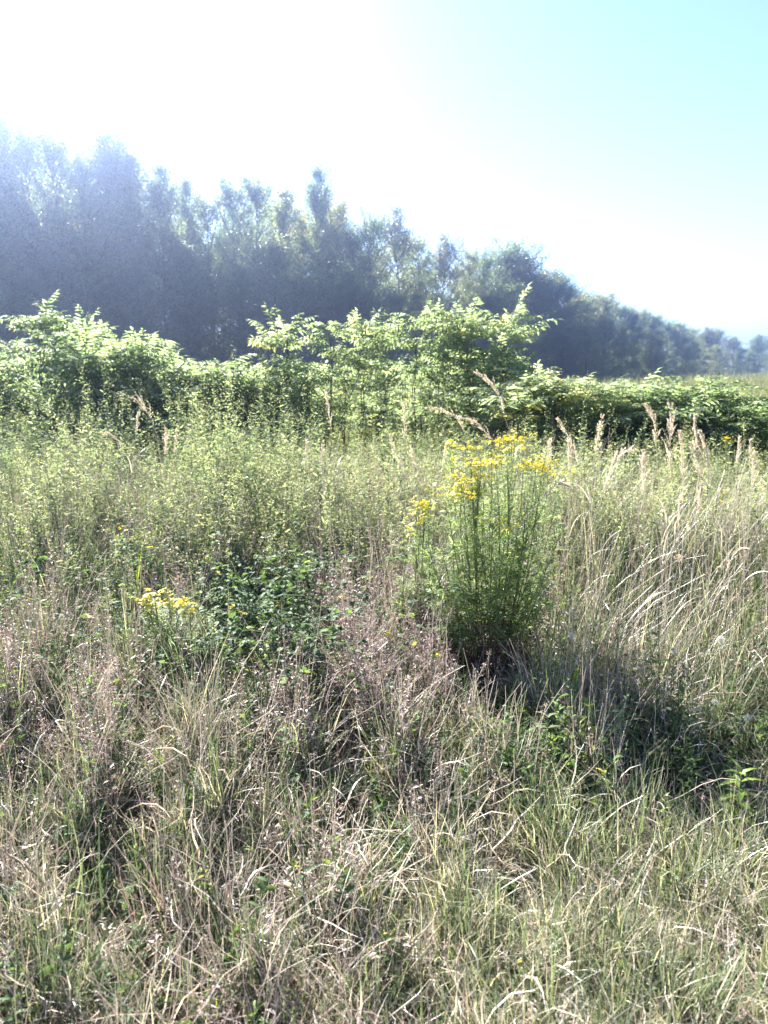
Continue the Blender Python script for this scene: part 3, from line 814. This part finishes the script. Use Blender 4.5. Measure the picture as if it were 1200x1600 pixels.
tg = [(at(px, py, 3.45), True) for px, py in [(230, 938), (241, 931), (262, 934), (236, 951), (270, 942)]] + [(at(px, py, 3.45), False) for px, py in [(225, 1000), (265, 1010)]]
ragwort('low ragwort with two heads of yellow flowers among dry grass at the left', -1.05, 3.5, tg, 2, dead=False, leafy=60, spread=.016)
tg = [(at(px, py, 3.4), True) for px, py in [(288, 944), (294, 958), (300, 950)]] + [(at(292, 1000, 3.4), False)]
ragwort('single stemmed ragwort with one yellow cluster beside the low two headed one', -.88, 3.45, tg, 2, dead=False, leafy=50, spread=.014)
tg = [(at(px, py, 4.6), True) for px, py in [(186, 832), (208, 842), (220, 848)]] + [(at(200, 880, 4.6), False)]
ragwort('faint small ragwort among the pale herbs at the far left', -1.52, 4.62, tg, 1, dead=False, leafy=24, spread=.02)
tg = [(at(px, py, 5.6), True) for px, py in [(1112, 785), (1125, 792), (1140, 797), (1128, 780), (1158, 790)]] + [(at(1105, 820, 5.6), False)]
ragwort('yellow flowering ragwort among the green herbs near the right edge', 2.5, 5.6, tg, 2, dead=False, leafy=30, spread=.05)
tg = [(at(px, py, 6.6), True) for px, py in [(1134, 686), (1138, 690), (1062, 762)]]
ragwort('tall thin ragwort with a small yellow tip before the dark right hand sumac', 2.95, 6.6, tg, 1, dead=False, leafy=24, spread=.012)

# ------------------------------------------------------------------ plume grasses
def bez(a, b, c, n):
    t = np.linspace(0, 1, n)[:, None]
    return (1 - t) ** 2 * a + 2 * t * (1 - t) * b + t * t * c
def plume_grass(tipp, midp, basep, Y, label, thick=1.0, leaf=2):
    """tip, middle and lower end of the plume as photograph pixels, Y metres ahead"""
    A, Mm, B = at(*tipp, Y), at(*midp, Y), at(*basep, Y + .0)
    up = norm(B - Mm)
    foot = np.array([B[0] + np.clip(up[0] * .35, -.25, .25) + RNG.normal(0, .05), Y + RNG.normal(0, .08), 0]); foot[2] = gz(foot[0], foot[1])
    t = thing('plumed_reed', label, 'grass plume', tuple(foot), 0, 'dry plume grasses standing above the meadow')
    A, Mm, B = A - foot, Mm - foot, B - foot
    ctrl = B - norm(Mm - B) * np.linalg.norm(B) * .45
    st = bez(np.zeros(3), ctrl, B, 12)
    pl = bez(B, 2 * Mm - .5 * A - .5 * B, A, 12)
    sm = MB(); tube(sm, np.concatenate([st, pl[1:]])[None], np.linspace(.0019, .0006, 23)[None], .6, 4)
    sm.build('stem', M['straw'], t)
    # panicle: slim spikelets pressed along short branches
    mb = MB(); nb = int(RNG.uniform(26, 38)); k = int(RNG.uniform(13, 20) * thick * 1.3)
    L = np.linalg.norm(np.diff(pl, axis=0), axis=1).sum()
    ub = np.sort(RNG.uniform(0, .97, nb)); idx = ub * 11; i0 = np.clip(idx.astype(int), 0, 10); fr = (idx - i0)[:, None]
    c0 = pl[i0] * (1 - fr) + pl[i0 + 1] * fr; T = norm(pl[i0 + 1] - pl[i0])
    o = rdir(nb); o = norm(o - T * (o * T).sum(1, keepdims=True))
    bl = L * (.10 + .20 * np.sin(ub * 2.7 + .35)) * (1 - .5 * ub) * RNG.uniform(.5, 1.35, nb)
    open_ = RNG.uniform(.12, .42)
    bd = norm(T + o * (RNG.uniform(.5, 1.3, nb) * open_)[:, None] + np.array([0, 0, -.12]))
    c1 = c0 + bd * bl[:, None]
    ribbon(mb, np.stack([c0, c1], 1), .0011, 0, .3, shape=np.array([1, .6]))
    v = RNG.beta(1.3, 1.0, (nb, k, 1))
    c = (c0[:, None] + (c1 - c0)[:, None] * v).reshape(-1, 3) + RNG.normal(0, .0016, (nb * k, 3)); n = nb * k
    d = np.repeat(bd, k, 0) + RNG.normal(0, .22, (n, 3))
    diamonds(mb, c, norm(d), rdir(n), RNG.uniform(.008, .018, n), RNG.uniform(.0013, .0024, n), np.repeat(RNG.uniform(0, 1, nb), k) * .6 + RNG.uniform(0, .4, n))
    mb.build('plume', M['plume'], t)
    for k in range(leaf):
        lb = MB(); i = RNG.integers(3, 9)
        P = paths(st[i][None], RNG.uniform(0, 6.28), RNG.uniform(.2, .6), RNG.uniform(.8, 1.8), RNG.uniform(.2, .38), 9)
        ribbon(lb, P, RNG.uniform(.004, .007), RNG.normal(0, .4), RNG.uniform(.4, 1))
        lb.build('leaf', M['straw'], t)

PL = [  # tip, middle, lower end, metres ahead, label, thickness
    ((627, 622), (631, 655), (632, 692), 5.4, 'upright plume standing against dark stems left of the arching plumes', 1),
    ((610, 680), (614, 700), (618, 722), 5.2, 'short faint plume just left below the upright one', .8),
    ((642, 698), (645, 718), (646, 738), 5.2, 'short plume between the upright plume and the ragwort', .8),
    ((698, 694), (694, 715), (689, 742), 4.4, 'pinkish plume leaning at the left shoulder of the big ragwort', 1),
    ((736, 578), (772, 606), (789, 652), 4.6, 'longest arching plume, hanging left high above the ragwort flowers', 1.2),
    ((668, 637), (706, 648), (727, 678), 4.6, 'plume arching left with a nodding tip, below the longest one', 1.2),
    ((720, 652), (748, 664), (770, 688), 4.7, 'thin slanting plume between the two arching ones and the flowers', .8),
    ((872, 655), (890, 685), (906, 730), 4.2, 'plume leaning left, first right of the ragwort flowers', 1),
    ((941, 650), (936, 678), (931, 712), 4.4, 'upright plume leaning slightly right, behind the pair right of the ragwort', .9),
    ((860, 686), (858, 710), (857, 742), 4.5, 'thin short plume directly above the right ragwort cluster', .7),
    ((889, 690), (890, 712), (890, 740), 4.1, 'plume standing straight beside the one leaning left', 1),
    ((1010, 634), (1022, 660), (1025, 697), 4.1, 'thick plume with a tip hooked left, before the dark sumac', 1.2),
    ((1048, 632), (1048, 680), (1045, 735), 4.0, 'tallest straight plume at the right, rising from a long stalk', 1.1),
    ((1087, 652), (1090, 685), (1104, 722), 3.8, 'topmost of the bundle of heavy plumes at the right', 1.5),
    ((1082, 694), (1090, 718), (1101, 750), 3.8, 'heavy plume leaning left, lowest of the right hand bundle', 1.3),
    ((1094, 675), (1104, 705), (1106, 745), 3.8, 'dark plume in the middle of the right hand bundle', 1.2),
    ((990, 704), (962, 718), (944, 768), 3.8, 'plume bent over to the right with a fluffy hanging tip', 1.3),
    ((1006, 708), (1005, 745), (1006, 790), 3.7, 'straight brownish plume right of the bent over one', 1.1),
    ((1062, 676), (1066, 712), (1067, 752), 4.0, 'slender plume between the tallest straight plume and the bundle', .8),
    ((1156, 684), (1154, 704), (1152, 728), 4.3, 'thin plume, left one of three by the right edge', .7),
    ((1173, 686), (1172, 704), (1171, 726), 4.5, 'thin plume, middle one of three by the right edge', .6),
    ((1178, 706), (1177, 735), (1175, 768), 4.0, 'thin plume, right one of three by the right edge', .7),
    ((1065, 776), (1060, 805), (1054, 845), 3.4, 'cream coloured plume standing lowest under the tallest straight one', 1.2),
    ((1096, 760), (1093, 780), (1090, 808), 3.6, 'pale plume hanging below the heavy bundle', 1),
    ((892, 762), (868, 758), (844, 782), 3.5, 'plume bent flat to the right over the ragwort foliage', .8),
    ((1166, 858), (1148, 866), (1136, 892), 3.0, 'plume bowed right low among broad blades near the right edge', 1.1),
    ((182, 615), (220, 630), (240, 668), 5.6, 'arching plume hanging left against the shaded left hand sumac', 1.1),
    ((217, 645), (215, 660), (212, 682), 5.4, 'short pale plume under the arch of the left hand one', .8),
    ((160, 675), (178, 682), (195, 702), 5.3, 'small plume bowed left, leftmost of all', .8),
    ((509, 614), (514, 640), (517, 668), 5.5, 'upright plume before the left part of the central sumac clump', 1),
    ((505, 690), (503, 712), (503, 735), 5.2, 'short plume right under the upright one before the central sumac', .8),
    ((259, 670), (259, 688), (258, 712), 5.2, 'thin upright plume right of the left hand arch', .6),
    ((275, 676), (274, 692), (272, 712), 5.3, 'faintest thin plume, next to the other thin upright one at the left', .5),
    ((479, 690), (478, 706), (476, 730), 5.0, 'thin plume left of the short one under the central sumac', .6),
]
for tp_, md_, bs_, Y, lab, th in PL:
    plume_grass(tp_, md_, bs_, Y, lab, th)

# ------------------------------------------------------------------ single plants one can point at
def broad_weed(label, px, py, Y, h, nn, L, W, tintc='bright', group=None):
    """upright weed with pairs of broad leaves; px, py is its tip"""
    tp = at(px, py, Y); x, y = tp[0], Y
    base = np.array([x, y, float(gz(np.array(x), np.array(y)))])
    t = thing('broadleaf_weed', label, 'weed', tuple(base), random.uniform(0, 6), group)
    H = tp[2] - base[2]
    P = paths(np.zeros((1, 3)), 0.3, .03, .12, H, 8); sm = MB(); tube(sm, P, np.linspace(.0034, .0015, 8)[None], .5, 5); sm.build('stem', M['greenstem'], t)
    fo = MB()
    for k in range(nn):
        u = .45 + .55 * k / (nn - 1); i = min(int(u * 7), 6); c = P[0, i] + (P[0, i + 1] - P[0, i]) * (u * 7 - i)
        for s in (0, 1, 2, 3)[: (2 if k < nn - 1 else 4)]:
            a = k * 1.57 + s * (3.14 if k < nn - 1 else 1.57) + RNG.normal(0, .2); e = RNG.normal(.45, .15) if k < nn - 1 else .9
            d = np.array([[math.cos(a) * math.cos(e), math.sin(a) * math.cos(e), math.sin(e)]])
            q = 1 - .45 * (k / (nn - 1))
            leaves(fo, c[None], d, np.array([[0, 0, 1.]]) + RNG.normal(0, .15, (1, 3)), L * q * RNG.uniform(.85, 1.15), W * q, RNG.uniform(.3, .7), RNG.uniform(.1, .9))
    fo.build('foliage', M[tintc], t)
G_W = 'broad leaved weeds in the front grass'
broad_weed('bright green weed with broad drooping leaves in the dark gap by the right edge', 1160, 1212, 2.3, .45, 7, .11, .034, 'bright', G_W)
broad_weed('bright leafy weed sprig left of the other, below the ragwort on the right', 925, 1100, 2.7, .4, 6, .085, .034, 'bright', G_W)
broad_weed('small pale weed sprig just left of the bright leafy one', 858, 1122, 2.65, .35, 5, .075, .03, 'herb', G_W)
broad_weed('light green leafy weed in the brambles, left one', 395, 985, 3.4, .4, 5, .07, .03, 'bright', G_W)
broad_weed('light green leafy weed in the brambles, right below the left one', 430, 1075, 3.0, .35, 4, .06, .028, 'herb', G_W)
broad_weed('bright small weed standing in fine grass under the left ragworts', 240, 1150, 2.6, .3, 5, .05, .018, 'bright', G_W)
broad_weed('slender bluish weed in the bottom left corner', 60, 1475, 1.75, .3, 6, .05, .012, 'herb', G_W)
broad_weed('rounded yellow-green weed in the leaning straw at the lower left', 305, 1352, 2.05, .2, 4, .05, .034, 'bright', G_W)
broad_weed('thin upright green weed before the dark gap at the right', 1045, 1235, 2.2, .3, 7, .04, .009, 'bright', G_W)

def blade_tuft(label, px, py, Y, n, h, w, mat='bright', lean=.12):
    tp = at(px, py, Y); x, y = tp[0], Y
    base = np.array([x, y, float(gz(np.array(x), np.array(y)))])
    t = thing('grass_tuft', label, 'grass tuft', tuple(base), 0, 'broad bladed grass tufts')
    H = max(tp[2] - base[2], .12)
    for k in range(n):
        mb = MB()
        P = paths(np.array([[RNG.normal(0, .012), RNG.normal(0, .012), 0]]), RNG.uniform(0, 6.28), abs(RNG.normal(0, lean)), RNG.uniform(.05, .7), H * RNG.uniform(.7, 1.05), 10)
        ribbon(mb, P, w * RNG.uniform(.7, 1.1), RNG.normal(0, .25), RNG.uniform(0, 1))
        mb.build('blade', M[mat], t)
blade_tuft('tuft of broad yellow-green blades right of the ragwort', 855, 865, 3.3, 4, .6, .014, 'bright', .06)
blade_tuft('bright green broad blades at the bottom edge left of centre', 328, 1515, 1.6, 3, .25, .007)
blade_tuft('yellow-green blades in the bottom left corner', 40, 1545, 1.55, 6, .25, .006)
blade_tuft('bright green blades at the bottom right of centre', 700, 1545, 1.6, 7, .2, .006)
blade_tuft('long green blades in the middle of the lower grass', 585, 1375, 1.95, 9, .3, .006)
blade_tuft('light green star of blades in the mauve grass', 485, 1185, 2.6, 6, .25, .006)
blade_tuft('upright yellow blades in the herbs at the left', 205, 835, 4.0, 4, .5, .010, 'bright', .05)

def wild_carrot(label, px, py, Y, r, closed=False):
    tp = at(px, py, Y)
    x = tp[0] + RNG.normal(0, .03); y = Y + .05
    base = np.array([x, y, float(gz(np.array(x), np.array(y)))])
    t = thing('wild_carrot', label, 'wildflower', tuple(base), 0, 'white wild carrot heads in the right hand grass')
    e = tp - base
    st = bez(np.zeros(3), np.array([-e[0], 0, e[2] * .6]), e, 10)
    sm = MB(); tube(sm, st[None], np.linspace(.002, .0012, 10)[None], .5, 4); sm.build('stem', M['greenstem'], t)
    mb = MB()
    ax = norm(st[-1] - st[-2] + np.array([RNG.normal(0, .3), -.35, 0]))
    s = norm(np.cross(ax, (0.2, .9, .1))); f = np.cross(ax, s)
    for k in range(34):
        a = k * 2.4; rr = r * math.sqrt((k + .5) / 34)
        hgt = .8 * r + (1.2 * r * (rr / r) ** 2 if closed else .25 * r * (1 - (rr / r) ** 2))
        if closed: rr *= .62
        c = e + (s * math.cos(a) + f * math.sin(a)) * rr + ax * hgt
        tube(mb, np.stack([e, (e + c) / 2 + (c - e - ax * hgt) * .15, c])[None], .0006, .1, 3)
        n = 16
        cc = c + RNG.normal(0, r * .07, (n, 3))
        d = norm(rdir(n) + ax * .6)
        diamonds(mb, cc, d, rdir(n), r * .13, r * .10, RNG.uniform(.2, 1, n) * (.6 if closed else 1))
    mb.build('umbel', M['white'] if not closed else M['plume'], t)
wild_carrot('white wild carrot head among straws halfway up the right side', 1050, 1016, 2.95, .016)
wild_carrot('white wild carrot head right of and level with the one halfway up', 1122, 1000, 2.9, .018)
wild_carrot('small white wild carrot head by the right edge above the leafy weed', 1166, 1120, 2.5, .014)
wild_carrot('faint white wild carrot head lowest on its stem beside a bent straw', 1118, 1096, 2.6, .012)
wild_carrot('closed straw coloured wild carrot nest under the plume bundle', 1072, 872, 3.1, .024, True)
wild_carrot('small closed greenish wild carrot nest right of the larger nest', 1120, 888, 3.0, .016, True)
wild_carrot('small closed wild carrot nest below the two others', 1150, 935, 2.95, .014, True)
wild_carrot('pale wild carrot head close under the right of the ragwort foliage', 890, 992, 3.1, .016)

def hawkweed(label, px, py, Y):
    tp = at(px, py, Y)
    base = np.array([tp[0] + RNG.normal(0, .04), Y + .04, 0]); base[2] = gz(base[0], base[1])
    t = thing('hawkweed', label, 'wildflower', tuple(base), 0, 'single yellow hawkweed flowers')
    e = tp - base
    st = bez(np.zeros(3), np.array([-e[0] * .3, 0, e[2] * .6]), e, 10)
    sm = MB(); tube(sm, st[None], .0012, .5, 4); sm.build('stem', M['greenstem'], t)
    H, D2 = MB(), MB()
    flower_heads(H, D2, e[None], norm(np.array([[RNG.normal(0, .3), -.55, .8]])), np.array([.012]), 16)
    H.build('petals', M['yellow'], t); D2.build('flower_disc', M['disc'], t)
hawkweed('yellow hawkweed flower highest of the four left of the ragwort base', 606, 990, 3.2)
hawkweed('yellow hawkweed flower between the highest and the rightmost one', 648, 1006, 3.15)
hawkweed('yellow hawkweed flower rightmost, close to the ragwort base', 684, 1023, 3.1)
hawkweed('yellow hawkweed flower lowest of the four', 604, 1050, 3.0)

def spike_plant(label, px, py, Y, mat, L, r, bend):
    tp = at(px, py, Y)
    base = np.array([tp[0] - bend * .5, Y, 0]); base[2] = gz(base[0], base[1])
    t = thing('spike_flower', label, 'wildflower', tuple(base), 0, 'knobbly seed spikes in the right hand grass')
    e = tp - base
    st = bez(np.zeros(3), np.array([0, 0, e[2] * .7]), e, 14)
    sm = MB(); tube(sm, st[None], .0015, .5, 4); sm.build('stem', M['greenstem'], t)
    mb = MB(); n = 240
    ln = np.linalg.norm(np.diff(st, axis=0), axis=1).sum(); u = 1 - RNG.uniform(0, 1, n) * min(L / ln, .9)
    i = np.clip((u * 13).astype(int), 0, 12); c = st[i] + (st[i + 1] - st[i]) * (u * 13 - i)[:, None]
    d = rdir(n, zlo=-.2)
    diamonds(mb, c + d * r * .4, d, rdir(n), r * RNG.uniform(.7, 1.3, n), r * .6, RNG.uniform(0, 1, n))
    mb.build('seed_spike', M[mat], t)
spike_plant('curved green seed spike below the right side of the ragwort', 901, 1046, 2.8, 'bright', .10, .007, .03)
spike_plant('pinkish seed spike in the dark gap at the right, taller one', 1099, 1245, 2.3, 'mauve', .07, .005, .0)
spike_plant('pinkish seed spike in the dark gap at the right, shorter left one', 1080, 1280, 2.25, 'mauve', .06, .006, .02)

# ------------------------------------------------------------------ haze
def build_haze():
    mb = MB()
    s, z0, z1 = 660, -1.3, 27
    v = [(-s, -s, z0), (s, -s, z0), (s, s, z0), (-s, s, z0), (-s, -s, z1), (s, -s, z1), (s, s, z1), (-s, s, z1)]
    mb.add(v, [(0, 3, 2, 1), (4, 5, 6, 7), (0, 1, 5, 4), (1, 2, 6, 5), (2, 3, 7, 6), (3, 0, 4, 7)])
    m = bpy.data.materials.new('air'); nt, N, L = nodes_of(m)
    out = N.new('ShaderNodeOutputMaterial'); vo = N.new('ShaderNodeVolumePrincipled')
    vo.inputs['Color'].default_value = (.48, .62, 1, 1)
    vo.inputs['Density'].default_value = HAZE
    vo.inputs['Anisotropy'].default_value = .93
    L.new(vo.outputs[0], out.inputs['Volume'])
    tag(mb.build('haze', m, smooth=False), kind='stuff')
HAZE = .0027
build_haze()

# ------------------------------------------------------------------ light, sky, camera
SUN_EL, SUN_AZ = R(33.5), R(-29)
sd = Vector((math.sin(SUN_AZ) * math.cos(SUN_EL), math.cos(SUN_AZ) * math.cos(SUN_EL), math.sin(SUN_EL)))
sl = bpy.data.lights.new('sun', 'SUN'); sl.energy = 4.4; sl.angle = R(.55); sl.color = (1, .97, .92)
so = bpy.data.objects.new('sun', sl); COL.objects.link(so); so.rotation_euler = sd.to_track_quat('Z', 'Y').to_euler(); so.location = (0, 0, 30)
w = bpy.data.worlds.new('World'); scene.world = w; w.use_nodes = True
nt = w.node_tree; bg = nt.nodes['Background']
sk = nt.nodes.new('ShaderNodeTexSky'); sk.sky_type = 'NISHITA'; sk.sun_disc = False
sk.sun_elevation = SUN_EL; sk.sun_rotation = SUN_AZ
sk.air_density = .62; sk.dust_density = .08; sk.ozone_density = 1.2
nt.links.new(sk.outputs[0], bg.inputs[0]); bg.inputs[1].default_value = .05

cam = bpy.data.cameras.new('camera'); co = bpy.data.objects.new('camera', cam); COL.objects.link(co)
co.location = (0, 0, CAM_Z); co.rotation_euler = (R(90) - PITCH, 0, 0)
cam.sensor_fit = 'VERTICAL'; cam.sensor_height = 36; cam.lens = 36 * F / 1600
cam.clip_start = .05; cam.clip_end = 3000
cam.dof.use_dof = True; cam.dof.focus_distance = 3.2; cam.dof.aperture_fstop = cam.lens / 7.0
scene.camera = co

vs = scene.view_settings
vs.view_transform = 'Standard'; vs.look = 'None'; vs.gamma = 1; vs.exposure = 3.08
c = scene.cycles
c.max_bounces = 7; c.diffuse_bounces = 4; c.glossy_bounces = 2; c.transmission_bounces = 4; c.transparent_max_bounces = 6; c.volume_bounces = 0
c.use_denoising = True
c.caustics_reflective = False; c.caustics_refractive = False
